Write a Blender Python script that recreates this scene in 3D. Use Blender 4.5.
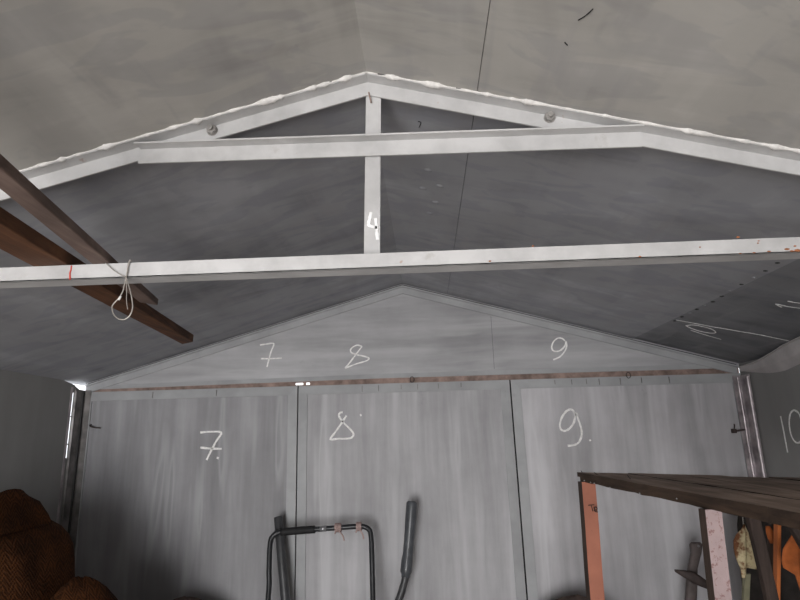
import bpy, bmesh, math, random
from mathutils import Vector, Matrix, noise
random.seed(7)
sc = bpy.context.scene
for o in list(bpy.data.objects): bpy.data.objects.remove(o)

# ---------------------------------------------------------------- camera
cd = bpy.data.cameras.new('camera'); cam = bpy.data.objects.new('camera', cd); sc.collection.objects.link(cam)
cd.sensor_width = 36.0; cd.lens = 567.66/800*36.0; cd.clip_start = 0.01
R_ = Vector((0.99859, 0.04691, -0.0248)); U_ = Vector((0.03515, -0.2347, 0.97143)); F_ = Vector((-0.03975, 0.97094, 0.23602))
M_ = Matrix((R_, U_, -F_)).transposed().to_4x4(); M_.translation = Vector((0.1, 0.0, 1.5532)); cam.matrix_world = M_
sc.camera = cam
# ---------------------------------------------------------------- world: overcast sky outside the garage
w = bpy.data.worlds.new('overcast_sky'); sc.world = w; w.use_nodes = True
w.node_tree.nodes['Background'].inputs[0].default_value = (0.93, 0.96, 1.0, 1); w.node_tree.nodes['Background'].inputs[1].default_value = 2.2
# ---------------------------------------------------------------- daylight lamp in an assumed, unseen gate opening behind the camera
def area(name, loc, size, energy, col, rx):
    l = bpy.data.lights.new(name, 'AREA'); l.shape = 'RECTANGLE'; l.size, l.size_y = size; l.energy = energy; l.color = col
    o = bpy.data.objects.new(name, l); sc.collection.objects.link(o); o.location = loc; o.rotation_euler = (math.radians(rx), 0, 0)
area('daylight_assumed_gate', (-0.55, -2.15, 0.95), (1.25, 1.75), 90, (1.0, 0.99, 0.985), 90+4)
sl = bpy.data.lights.new('sun', 'SUN'); sl.energy = 11; sl.angle = math.radians(1); sl.color = (1.0, 0.95, 0.88)      # falls on the ground before and inside the gate
so = bpy.data.objects.new('sun', sl); sc.collection.objects.link(so); so.rotation_euler = (math.radians(42), 0, math.radians(6))
sc.view_settings.view_transform = 'Standard'; sc.view_settings.look = 'None'; sc.view_settings.gamma = 1.0
sc.view_settings.use_curve_mapping = False
sc.view_settings.exposure = 0.25

# ---------------------------------------------------------------- helpers
D = 2.785; H = 1.6
def rid(y): return 2.292+max(0, y-1.029)*.0131
def slo(y): return .265+max(0, y-1.029)*.0122
def roofz(x, y): return rid(y)-slo(y)*abs(x)

class NT:
    def __init__(s, name, rough=.6, metal=0.0, spec=.4):
        s.m = bpy.data.materials.new(name); s.m.use_nodes = True; s.t = s.m.node_tree; s.b = s.t.nodes['Principled BSDF']
        s.b.inputs['Roughness'].default_value = rough; s.b.inputs['Metallic'].default_value = metal
        s.b.inputs['Specular IOR Level'].default_value = spec
        s.co = s.n('ShaderNodeTexCoord').outputs['Object']
    def n(s, ty, **k):
        x = s.t.nodes.new(ty)
        for a, v in k.items(): setattr(x, a, v)
        return x
    def l(s, a, b): s.t.links.new(a, b)
    def mapping(s, scale=(1,1,1), rot=(0,0,0)):
        m = s.n('ShaderNodeMapping'); m.inputs['Scale'].default_value = scale; m.inputs['Rotation'].default_value = rot
        s.l(s.co, m.inputs['Vector']); return m.outputs[0]
    def noise(s, scale, detail=4, rough=.55, vec=None, dist=0):
        x = s.n('ShaderNodeTexNoise'); x.inputs['Scale'].default_value = scale; x.inputs['Detail'].default_value = detail
        x.inputs['Roughness'].default_value = rough; x.inputs['Distortion'].default_value = dist
        s.l(vec if vec is not None else s.co, x.inputs['Vector']); return x.outputs[0]
    def ramp(s, fac, stops, interp='LINEAR'):
        x = s.n('ShaderNodeValToRGB'); x.color_ramp.interpolation = interp
        e = x.color_ramp.elements
        while len(e) < len(stops): e.new(.5)
        for i, (p, c) in enumerate(stops):
            e[i].position = p; e[i].color = (c, c, c, 1) if isinstance(c, (int, float)) else (*c, 1)
        s.l(fac, x.inputs[0]); return x.outputs[0]
    def mix(s, fac, a, b, mode='MIX'):
        x = s.n('ShaderNodeMixRGB', blend_type=mode)
        for i, v in enumerate((fac, a, b)):
            if isinstance(v, (int, float)): x.inputs[i].default_value = v if i == 0 else (v, v, v, 1)
            elif isinstance(v, tuple): x.inputs[i].default_value = (*v, 1)
            else: s.l(v, x.inputs[i])
        return x.outputs[0]
    def color(s, c):
        if isinstance(c, tuple): s.b.inputs['Base Color'].default_value = (*c, 1)
        else: s.l(c, s.b.inputs['Base Color'])
        return s
    def bump(s, h, strength=.2, dist=.01):
        x = s.n('ShaderNodeBump'); x.inputs['Strength'].default_value = strength; x.inputs['Distance'].default_value = dist
        s.l(h, x.inputs['Height']); s.l(x.outputs[0], s.b.inputs['Normal']); return s

def plain(name, c, rough=.6, metal=0, var=.25, scale=30, bump=.1):
    t = NT(name, rough, metal); nz = t.noise(scale, 5)
    f = t.ramp(nz, [(.3, 1-var), (.7, 1+var*.6)])
    t.color(t.mix(1, c, f, 'MULTIPLY')); t.bump(nz, bump, .004); return t.m

def link(name, me, mat, parent=None, base=None):
    """link a mesh built in world coordinates; its origin goes to base (or its parent's place)"""
    o = bpy.data.objects.new(name, me); sc.collection.objects.link(o)
    off = Vector(base) if base is not None else Vector((0, 0, 0))
    if parent is not None:
        wp = Vector(parent['_w']); me.transform(Matrix.Translation(-wp)); o.parent = parent; o['_w'] = list(wp)
    else:
        me.transform(Matrix.Translation(-off)); o.location = off; o['_w'] = list(off)
    for m in (mat if isinstance(mat, (list, tuple)) else [mat]): me.materials.append(m)
    return o
def empty(name, loc):
    o = bpy.data.objects.new(name, None); sc.collection.objects.link(o); o.location = loc; o['_w'] = list(loc); o.empty_display_size = .1; return o
def tag(o, label=None, cat=None, group=None, kind=None):
    if label: o['label'] = label
    if cat: o['category'] = cat
    if group: o['group'] = group
    if kind: o['kind'] = kind
    return o

class MB:
    """collects shapes into one mesh"""
    def __init__(s): s.bm = bmesh.new()
    def hexa(s, p):                      # 8 corners: bottom 4, top 4 (same winding)
        v = [s.bm.verts.new(q) for q in p]
        for f in ((3,2,1,0),(4,5,6,7),(0,1,5,4),(1,2,6,5),(2,3,7,6),(3,0,4,7)): s.bm.faces.new([v[i] for i in f])
        return s
    def box(s, x0, x1, y0, y1, z0, z1):
        return s.hexa([(x0,y0,z0),(x1,y0,z0),(x1,y1,z0),(x0,y1,z0),(x0,y0,z1),(x1,y0,z1),(x1,y1,z1),(x0,y1,z1)])
    def bar(s, a, b, wv, hv):            # bar from a to b spanned by the two cross vectors (full extents, starting at a)
        a, b, wv, hv = map(Vector, (a, b, wv, hv))
        return s.hexa([a, b, b+wv, a+wv, a+hv, b+hv, b+wv+hv, a+wv+hv])
    def prism(s, prof, vec):             # closed 3D polygon extruded along vec
        vec = Vector(vec); A = [s.bm.verts.new(q) for q in prof]; B = [s.bm.verts.new(Vector(q)+vec) for q in prof]
        n = len(A); s.bm.faces.new(A[::-1]); s.bm.faces.new(B)
        for i in range(n): s.bm.faces.new((A[i], A[(i+1) % n], B[(i+1) % n], B[i]))
        return s
    def loft(s, rings, cap=True):
        R = [[s.bm.verts.new(q) for q in r] for r in rings]; n = len(R[0])
        for i in range(len(R)-1):
            for j in range(n): s.bm.faces.new((R[i][j], R[i][(j+1) % n], R[i+1][(j+1) % n], R[i+1][j]))
        if cap: s.bm.faces.new(R[0][::-1]); s.bm.faces.new(R[-1])
        return s
    def tube(s, pts, r, seg=12, smooth_n=0, cap=True):
        pts = [Vector(p) for p in pts]
        if smooth_n: pts = spline(pts, smooth_n)
        rr = r if callable(r) else (lambda t: r)
        n = len(pts); up = None; rings = []
        for i, p in enumerate(pts):
            t = (pts[min(i+1, n-1)]-pts[max(i-1, 0)]).normalized()
            if up is None:
                up = t.orthogonal().normalized()
            up = (up - t*up.dot(t)).normalized(); sd = t.cross(up)
            rad = rr(i/(n-1))
            rings.append([p+(up*math.cos(a)+sd*math.sin(a))*rad for a in [2*math.pi*k/seg for k in range(seg)]])
        return s.loft(rings, cap)
    def ball(s, c, r, sub=2, scale=(1,1,1)):
        bmesh.ops.create_icosphere(s.bm, subdivisions=sub, radius=r, matrix=Matrix.Translation(c) @ Matrix.Diagonal((*scale, 1)))
        return s
    def build(s, name, mat, parent=None, base=None, smooth=False, bevel=0, seg=2):
        bmesh.ops.recalc_face_normals(s.bm, faces=s.bm.faces)
        if bevel:
            ed = [e for e in s.bm.edges if len(e.link_faces) == 2 and e.calc_face_angle(0) > .6]
            bmesh.ops.bevel(s.bm, geom=ed, offset=bevel, segments=seg, affect='EDGES', profile=.6, clamp_overlap=True)
        me = bpy.data.meshes.new(name); s.bm.to_mesh(me); s.bm.free()
        if smooth:
            for p in me.polygons: p.use_smooth = True
        return link(name, me, mat, parent, base)

def spline(pts, k):
    pts = [Vector(p) for p in pts]; out = []
    for i in range(len(pts)-1):
        p0, p1, p2, p3 = pts[max(i-1, 0)], pts[i], pts[i+1], pts[min(i+2, len(pts)-1)]
        for j in range(k):
            t = j/k
            out.append(.5*((2*p1)+(p2-p0)*t+(2*p0-5*p1+4*p2-p3)*t*t+(3*p1-p0-3*p2+p3)*t**3))
    out.append(pts[-1]); return out
def ribbon(mb, pts, nrm, width=.008, th=.0008, k=4, jitter=.18):
    """a chalk or brush stroke: a thin flat band lying on a surface with normal nrm"""
    pts = spline(pts, k) if len(pts) > 2 else [Vector(p) for p in pts]; nrm = Vector(nrm).normalized(); rings = []
    for i, p in enumerate(pts):
        t = (pts[min(i+1, len(pts)-1)]-pts[max(i-1, 0)]).normalized(); sd = t.cross(nrm).normalized()
        wd = width*(1+jitter*(random.random()*2-1))/2
        rings.append([p-sd*wd, p+sd*wd, p+sd*wd*.8+nrm*th, p-sd*wd*.8+nrm*th])
    mb.loft(rings)

# stroke and outline points measured in metres
G = {"p7": [[[-1.0013, 2.785, 1.6028], [-0.954, 2.785, 1.6054], [-0.8981, 2.785, 1.6002], [-0.9175, 2.785, 1.5654], [-0.9398, 2.785, 1.5238], [-0.9633, 2.785, 1.4732]], [[-0.9971, 2.785, 1.5321], [-0.9448, 2.785, 1.5262], [-0.8923, 2.785, 1.5235]], [[-0.9142, 2.785, 1.4836], [-0.9042, 2.785, 1.4797]]],
 "g7": [[[-0.7225, 2.785, 2.0234], [-0.6871, 2.785, 2.0274], [-0.6531, 2.785, 2.0273], [-0.6656, 2.785, 1.9863], [-0.6835, 2.785, 1.9118]], [[-0.7151, 2.785, 1.9542], [-0.6596, 2.785, 1.953], [-0.6108, 2.785, 1.9544]]],
 "g8": [[[-0.2089, 2.785, 1.9993], [-0.2313, 2.785, 2.0066], [-0.2538, 2.785, 1.9982], [-0.2664, 2.785, 1.9836], [-0.259, 2.785, 1.9684], [-0.2292, 2.785, 1.9575], [-0.1944, 2.785, 1.9489], [-0.1747, 2.785, 1.9383], [-0.1897, 2.785, 1.9264], [-0.2394, 2.785, 1.9131], [-0.294, 2.785, 1.8935]], [[-0.2089, 2.785, 1.9993], [-0.2341, 2.785, 1.9676], [-0.2641, 2.785, 1.9287], [-0.294, 2.785, 1.8935]]],
 "p8": [[[-0.2872, 2.785, 1.665], [-0.314, 2.785, 1.6255], [-0.343, 2.785, 1.5863], [-0.3651, 2.785, 1.5555], [-0.3284, 2.785, 1.5569], [-0.2899, 2.785, 1.5564], [-0.2634, 2.785, 1.5604], [-0.2537, 2.785, 1.577], [-0.268, 2.785, 1.5984], [-0.2946, 2.785, 1.625], [-0.3173, 2.785, 1.6515], [-0.3246, 2.785, 1.6683], [-0.3173, 2.785, 1.6795], [-0.3061, 2.785, 1.6802]], [[-0.2216, 2.785, 1.6637], [-0.2143, 2.785, 1.6663]]],
 "g9": [[[0.7896, 2.785, 1.9944], [0.7762, 2.785, 2.0072], [0.7569, 2.785, 2.0093], [0.7363, 2.785, 1.9961], [0.7236, 2.785, 1.9727], [0.7252, 2.785, 1.952], [0.7414, 2.785, 1.9441], [0.7662, 2.785, 1.9507], [0.7875, 2.785, 1.9722], [0.7932, 2.785, 1.9918], [0.795, 2.785, 1.9695], [0.7824, 2.785, 1.9428], [0.7574, 2.785, 1.9176], [0.7244, 2.785, 1.9039]]],
 "p9": [[[0.8056, 2.785, 1.6336], [0.7984, 2.785, 1.6571], [0.7827, 2.785, 1.6651], [0.7604, 2.785, 1.6535], [0.7391, 2.785, 1.6261], [0.7284, 2.785, 1.5962], [0.7319, 2.785, 1.573], [0.75, 2.785, 1.5665], [0.7745, 2.785, 1.5788], [0.7959, 2.785, 1.606], [0.8093, 2.785, 1.6475], [0.8178, 2.785, 1.6147], [0.8258, 2.785, 1.5775], [0.8254, 2.785, 1.5453], [0.8102, 2.785, 1.5137], [0.7857, 2.785, 1.5007], [0.7557, 2.785, 1.4977]], [[0.8585, 2.785, 1.518], [0.8659, 2.785, 1.5224]]],
 "c6": [[[-1.2229, 2.0699, 1.966], [-1.2435, 2.0322, 1.9604], [-1.2627, 2.0097, 1.9551], [-1.2953, 1.9866, 1.9462], [-1.3337, 1.9843, 1.9355], [-1.3655, 2.0006, 1.9267], [-1.3747, 2.0288, 1.924], [-1.363, 2.0557, 1.9272], [-1.3373, 2.0739, 1.9343], [-1.315, 2.0716, 1.9405], [-1.3013, 2.0471, 1.9443], [-1.3131, 2.0082, 1.9412], [-1.3343, 1.9961, 1.9353]]],
 "cr": [[[1.1262, 2.3125, 1.9927], [1.1832, 2.3024, 1.9767], [1.248, 2.2944, 1.9586], [1.2987, 2.2824, 1.9444], [1.3499, 2.2731, 1.9301], [1.4153, 2.2573, 1.9118], [1.5173, 2.2513, 1.8833]], [[1.1843, 2.3598, 1.9764], [1.1979, 2.3278, 1.9726], [1.2328, 2.3199, 1.9628], [1.2711, 2.3286, 1.952], [1.3004, 2.3631, 1.9437], [1.2867, 2.3884, 1.9475], [1.245, 2.3916, 1.9592], [1.202, 2.3741, 1.9714], [1.1843, 2.3598, 1.9764]], [[1.2254, 2.4106, 1.9647], [1.2893, 2.4292, 1.9467], [1.3584, 2.4411, 1.9271]], [[1.3356, 1.8759, 1.9354], [1.3043, 1.885, 1.944], [1.267, 1.8854, 1.9542], [1.2948, 1.9036, 1.9465]], [[1.2748, 1.8356, 1.9522], [1.2941, 1.8358, 1.9469], [1.319, 1.8275, 1.9401]]],
 "r10": [[[1.6, 2.5278, 1.6034], [1.6, 2.5257, 1.5414], [1.6, 2.5247, 1.454]], [[1.6, 2.4311, 1.624], [1.6, 2.4567, 1.613], [1.6, 2.4756, 1.5812], [1.6, 2.4817, 1.5409], [1.6, 2.4743, 1.5108], [1.6, 2.4532, 1.4943], [1.6, 2.4226, 1.5012], [1.6, 2.4027, 1.5362], [1.6, 2.3961, 1.5791], [1.6, 2.4054, 1.6109], [1.6, 2.4311, 1.624]]],
 "post4": [[[0.0029, 1.061, 1.9947], [-0.0003, 1.061, 1.9799], [-0.0024, 1.061, 1.9683], [0.0045, 1.061, 1.9637], [0.0145, 1.061, 1.9612]], [[0.0114, 1.061, 1.9815], [0.0131, 1.061, 1.9602], [0.0149, 1.061, 1.9359]]],
 "spec": [[[0.3552, 0.843, 2.1979], [0.3614, 0.8489, 2.1962]], [[0.3637, 0.7888, 2.1956], [0.3705, 0.7794, 2.1938], [0.3755, 0.7696, 2.1925]], [[0.3755, 0.7696, 2.1925], [0.379, 0.7603, 2.1916]], [[0.1059, 1.209, 2.2661], [0.1108, 1.1848, 2.2645], [0.104, 1.183, 2.2663]]],
 "welds": [[1.1313, 2.3349, 1.9913], [1.1275, 2.2597, 1.9924], [1.129, 2.1925, 1.992], [1.1255, 2.1258, 1.993], [1.127, 2.066, 1.9927], [1.126, 2.0041, 1.993], [1.1203, 1.9289, 1.9946], [1.1129, 1.8609, 1.9967], [1.11, 1.7815, 1.9975], [1.1085, 1.7074, 1.998], [1.1029, 1.6373, 1.9995], [1.095, 1.5649, 2.0017]],
 "dents": [[0.1327, 1.4307, 2.2614], [0.1187, 1.5569, 2.2667], [0.1582, 1.6417, 2.2569], [0.1407, 1.7436, 2.2629], [0.1673, 1.5185, 2.2531]],
 "wire": [[[-0.5116, 1.02, 1.8973], [-0.4922, 1.02, 1.8804], [-0.4755, 1.02, 1.8698], [-0.4672, 1.02, 1.8645]], [[-0.4673, 1.02, 1.8655], [-0.4697, 1.02, 1.8497], [-0.4716, 1.02, 1.8379], [-0.4773, 1.02, 1.8264], [-0.4869, 1.02, 1.815], [-0.4894, 1.02, 1.8073], [-0.4859, 1.02, 1.7956], [-0.4763, 1.02, 1.7856], [-0.4636, 1.02, 1.7833], [-0.4537, 1.02, 1.7906], [-0.4495, 1.02, 1.804], [-0.4515, 1.02, 1.8196], [-0.4571, 1.02, 1.8394], [-0.4634, 1.02, 1.8554], [-0.4673, 1.02, 1.8655], [-0.4664, 1.02, 1.8774], [-0.4655, 1.02, 1.8894], [-0.4636, 1.02, 1.9004]], [[-0.4669, 1.02, 1.8615], [-0.464, 1.02, 1.8396], [-0.4625, 1.02, 1.82], [-0.4586, 1.02, 1.8024]]],
 "red": [[[-0.581, 1.0285, 1.8956], [-0.581, 1.0285, 1.8864], [-0.5823, 1.0285, 1.8804], [-0.5806, 1.0285, 1.8662]]],
 "frame": [[-0.5968, 2.6, 0.9018], [-0.596, 2.6, 1.0187], [-0.5947, 2.6, 1.1183], [-0.5826, 2.6, 1.1544], [-0.548, 2.6, 1.17], [-0.4651, 2.6, 1.1746], [-0.3779, 2.6, 1.1791], [-0.2909, 2.6, 1.1836], [-0.2258, 2.6, 1.1865], [-0.1911, 2.6, 1.1859], [-0.1653, 2.6, 1.1733], [-0.157, 2.6, 1.1429], [-0.1539, 2.6, 1.0514], [-0.1518, 2.6, 0.896]],
 "gripT": [[-0.5393, 2.6, 1.1706], [-0.4084, 2.6, 1.1772]],
 "tw": [[-0.33, 2.6, 1.1811], [-0.2171, 2.6, 1.1851]],
 "pole": [[-0.5884, 2.7, 1.2234], [-0.535, 2.7, 0.8756]],
 "pipe": [[0.0205, 2.7, 1.2756], [0.0142, 2.7, 1.2162], [0.0051, 2.7, 1.1325], [-0.0036, 2.7, 1.0623], [-0.0091, 2.7, 1.0215], [-0.0174, 2.7, 0.9608], [-0.0389, 2.7, 0.893], [-0.0619, 2.7, 0.8379]],
 "heap": [[-1.3408, 1.95, 1.3612], [-1.2977, 1.95, 1.3986], [-1.2825, 1.95, 1.4144], [-1.2425, 1.95, 1.4007], [-1.1792, 1.95, 1.3644], [-1.1395, 1.95, 1.3478], [-1.0857, 1.95, 1.2968], [-1.0642, 1.95, 1.2562], [-1.046, 1.95, 1.1828], [-1.0213, 1.95, 1.1404], [-0.999, 1.95, 1.149], [-0.9643, 1.95, 1.1336], [-0.9003, 1.95, 1.0854], [-0.8826, 1.95, 1.0706]],
 "tool": [[1.2066, 2.7, 1.0871], [1.2479, 2.7, 1.0783], [1.2042, 2.7, 0.951], [1.1403, 2.7, 0.854], [1.1903, 2.7, 0.8533], [1.1365, 2.7, 0.9798], [1.2864, 2.7, 0.9105], [1.1818, 2.7, 0.9711], [1.2216, 2.7, 0.9547]],
 "flapU": [[1.595, 2.7618, 1.8372], [1.575, 2.5979, 1.8406], [1.555, 2.4522, 1.8542], [1.535, 2.309, 1.8747], [1.51, 2.1636, 1.9129]],
 "flapL": [[1.598, 2.7392, 1.8156], [1.598, 2.6441, 1.8004], [1.598, 2.5477, 1.7876], [1.598, 2.4414, 1.7864], [1.598, 2.339, 1.8007]],
 "lpost": [[-1.6, 2.5956, 1.856], [-1.6, 2.6356, 1.8034], [-1.6, 2.6817, 1.8069], [-1.6, 2.6957, 1.8609], [-1.6, 2.7157, 1.5363], [-1.6, 2.7532, 1.8615]],
 "rpost": [[1.6, 2.7248, 1.6827], [1.6, 2.783, 1.6864], [1.6, 2.7148, 1.5037], [1.6, 2.8696, 1.5496]],
 "hook": [[-1.5454, 2.785, 1.6477], [-1.4889, 2.785, 1.6367], [-1.5128, 2.785, 1.773]],
 "latch": [[1.524, 2.76, 1.5458], [1.5794, 2.76, 1.5534]],
 "clips": [[0.0351, 2.785, 1.841], [1.0732, 2.785, 1.8198], [-0.7941, 2.785, 1.7871], [-1.5445, 2.785, 1.8331]],
 "bundle": [[-1.1055, 2.6, 0.9083], [-0.9991, 2.6, 0.9381], [-0.7596, 2.6, 0.9039], [0.5621, 2.6, 0.8868], [0.6877, 2.6, 0.9154], [1.1542, 2.6, 0.9092]],
 "hole": [[-0.5368, 2.785, 1.8383], [-0.4227, 2.785, 1.8399]],
 "beamspec": [[0.6907, 1.0285, 1.9011], [0.7902, 1.0285, 1.8794], [0.777, 1.0285, 1.876], [0.7249, 1.0285, 1.8879], [0.6189, 1.0285, 1.8844], [0.5072, 1.0285, 1.8704], [0.3118, 1.0285, 1.899], [0.2293, 1.0285, 1.8726], [0.1522, 1.0285, 1.8697], [0.0995, 1.0285, 1.8758], [0.0597, 1.0285, 1.8754]]}
# ---------------------------------------------------------------- materials
def steel_paint(name, c, light, streak_scale, warm=0, contrast=1.0, rough=.55):
    t = NT(name, rough, 0, .35)
    sv = t.mapping(streak_scale)
    big = t.noise(1.0, 3, .5, sv, .3); fine = t.noise(3.2, 6, .6, sv, .2); blot = t.noise(2.2, 5, .6)
    f = t.mix(.45, big, fine); f = t.mix(.35, f, blot)
    a = .30*contrast
    col = t.mix(1, c, t.ramp(f, [(.33, 1-a), (.5, 1.0), (.62, 1+a*.8)]), 'MULTIPLY')
    drips = t.ramp(t.noise(2.0, 2, .4, sv, .1), [(.56, 0), (.66, .5*contrast), (.70, .15)])
    col = t.mix(drips, col, light)
    dirt = t.ramp(t.noise(5, 6, .7), [(.66, 0), (.8, .45)])
    col = t.mix(dirt, col, (.09, .085, .08))
    t.color(col); t.bump(t.mix(.5, fine, blot), .12, .006); return t.m
MP7 = steel_paint('grey_panel_dim', (.285, .282, .295), (.42, .42, .435), (7, 7, .6), contrast=1.2)  # panel tints grow lighter to the right: the daylight gradient is in the colour
MP8 = steel_paint('grey_panel_mid', (.375, .37, .385), (.52, .52, .535), (7, 7, .6), contrast=1.2)
MP9 = steel_paint('grey_panel_lit', (.47, .46, .48), (.60, .595, .615), (7, 7, .6), contrast=1.2)
MPR = steel_paint('grey_rim_paint', (.36, .365, .375), (.45, .46, .47), (3, 3, 3), contrast=.8)
MG = steel_paint('grey_gable_paint', (.39, .388, .402), (.47, .47, .48), (.9, 6, 8), contrast=1.1)
MW = steel_paint('dull_side_wall_paint', (.24, .236, .232), (.28, .275, .27), (3, 3, .6), contrast=.6)
def ceiling_paint():
    t = NT('brushed_ceiling_paint', .6, 0, .3)
    sv = t.mapping((7, 1.3, 3), (0, 0, math.radians(24))); sv2 = t.mapping((1.6, 6, 3), (0, 0, math.radians(-12)))
    a = t.noise(.8, 4, .55, sv, .5); b = t.noise(1.1, 5, .6, sv2, .6); g = t.noise(.9, 4, .55)
    f = t.mix(.5, a, b); f = t.mix(.45, f, g)
    # warm grey near, darker bluish past the roof frame: daylight falloff put into the colour
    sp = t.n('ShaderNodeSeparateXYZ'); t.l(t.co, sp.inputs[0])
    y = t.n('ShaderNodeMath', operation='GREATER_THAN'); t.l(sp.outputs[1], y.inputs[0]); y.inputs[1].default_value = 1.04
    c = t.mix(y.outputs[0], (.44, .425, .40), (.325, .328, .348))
    ax = t.n('ShaderNodeMath', operation='ADD'); t.l(sp.outputs[0], ax.inputs[0]); ax.inputs[1].default_value = 0.0     # shadow on the welded-on lower right sheet, put into its colour
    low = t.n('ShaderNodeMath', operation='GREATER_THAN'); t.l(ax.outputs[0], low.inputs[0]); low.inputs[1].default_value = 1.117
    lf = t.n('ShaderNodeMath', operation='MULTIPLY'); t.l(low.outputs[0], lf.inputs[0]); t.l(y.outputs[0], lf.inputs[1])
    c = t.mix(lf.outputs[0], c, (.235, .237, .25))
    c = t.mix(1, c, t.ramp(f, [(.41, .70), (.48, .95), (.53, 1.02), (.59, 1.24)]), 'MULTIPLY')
    w1 = t.noise(1.0, 3, .5, t.mapping((5, 11, 4), (0, 0, math.radians(-38))), 1.2)
    c = t.mix(t.ramp(w1, [(.50, 0), (.56, .45), (.62, .5)]), c, t.mix(1, c, (.80, .81, .86), 'MULTIPLY'))
    st = t.ramp(t.noise(1.7, 3, .5, sv, .8), [(.58, 0), (.68, .35)]); c = t.mix(st, c, (.31, .30, .31))
    t.color(c); t.bump(t.mix(.5, a, b), .08, .006); return t.m
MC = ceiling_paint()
def truss_paint():
    t = NT('whitish_frame_paint', .45, 0, .4)
    b = t.noise(9, 5, .6); c = t.mix(1, (.505, .50, .50), t.ramp(b, [(.35, .82), (.6, 1.06)]), 'MULTIPLY')
    st = t.ramp(t.noise(14, 6, .65), [(.64, 0), (.72, .7)]); c = t.mix(st, c, (.40, .385, .37))
    ru = t.ramp(t.noise(26, 3, .5), [(.73, 0), (.76, .6)]); c = t.mix(ru, c, (.33, .20, .14))
    t.color(c); t.bump(b, .1, .004); return t.m
MT = truss_paint()
MBEAD = plain('white_sealant', (.72, .70, .68), .6, 0, .2, 60, .3)
MCH = plain('white_chalk', (.93, .92, .91), .9, 0, .2, 90, .2)
MWP = plain('white_paint_mark', (.9, .9, .9), .5)
MRED = plain('red_paint', (.5, .05, .03), .5)
MRUST = plain('rusty_steel', (.30, .215, .185), .85, .0, .5, 22, .4)
MRSP = plain('rust_spot', (.33, .13, .06), .9, 0, .4, 60)
MNUT = plain('painted_bolt_steel', (.33, .315, .30), .35, .3)
MDARK = plain('dark_gap', (.012, .012, .012), .9)
MSEAM = plain('dull_seam_grime', (.05, .05, .05), .9)
MPOST = plain('pale_galvanised_steel', (.48, .43, .445), .38, .35, .5, 16, .3)
MPOSTD = plain('dirty_galvanised_steel', (.24, .225, .22), .5, .2, .6, 14, .3)
MFLAP = plain('pinkish_grey_sheet', (.55, .52, .52), .5, .1, .2, 8)
MBLK = plain('black_tube_paint', (.022, .023, .026), .35, 0, .3, 40)
MGRIP = plain('black_rubber', (.012, .012, .013), .7)
MCHR = plain('worn_bare_steel', (.32, .32, .33), .35, .6)
MTW = plain('pink_twine', (.40, .29, .27), .9, 0, .3, 120)
MPL = plain('dark_grey_plastic', (.055, .056, .06), .4, 0, .3, 20)
MPL2 = plain('blue_grey_plastic_sleeve', (.085, .09, .10), .3, 0, .35, 24)
MPL3 = plain('scuffed_grey_plastic', (.075, .068, .066), .6, 0, .3, 24)
MWIRE = plain('bare_wire', (.38, .35, .32), .4, .4, .3, 50)
MFLOOR = plain('dusty_concrete', (.30, .27, .24), .9, 0, .35, 5, .3)
def wood(name, c1, c2, axis=1, scale=1.0, rough=.75):
    t = NT(name, rough, 0, .3)
    s = [34*scale]*3; s[axis] = 2.2*scale
    g = t.noise(1.0, 6, .65, t.mapping(tuple(s)), 1.2); k = t.noise(7, 4)
    c = t.mix(t.ramp(g, [(.32, 0), (.68, 1)]), c1, c2); c = t.mix(1, c, t.ramp(k, [(.3, .6), (.7, 1.25)]), 'MULTIPLY')
    t.color(c); t.bump(g, .35, .004); return t.m
MW1 = wood('weathered_brown_wood', (.11, .072, .06), (.20, .145, .125))
MW2 = wood('reddish_brown_wood', (.05, .022, .012), (.15, .065, .03))
MTOP = wood('worn_bench_boards', (.22, .16, .125), (.42, .32, .26), 1)
MAPR = wood('dark_bench_wood', (.022, .014, .010), (.075, .047, .032), 1)
MLEGD = wood('dark_leg_wood', (.03, .02, .016), (.07, .048, .038), 2)
MDK = wood('near_black_wood', (.018, .012, .010), (.05, .034, .028), 2)
def flaky(name, c, under, amt):
    t = NT(name, .6, 0, .35); n1 = t.noise(85, 6, .7); n2 = t.noise(9, 4)
    col = t.mix(1, c, t.ramp(n2, [(.3, .8), (.7, 1.15)]), 'MULTIPLY')
    t.color(t.mix(t.ramp(n1, [(amt, 0), (amt+.05, .8)]), col, under)); t.bump(n1, .3, .003); return t.m
MORL = flaky('salmon_leg_paint', (.35, .135, .088), (.12, .05, .035), .66)
MPKL = flaky('peeling_pinkish_white_paint', (.36, .275, .275), (.20, .10, .095), .55)
MORB = flaky('orange_board_paint', (.45, .13, .035), (.15, .05, .02), .66)
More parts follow.
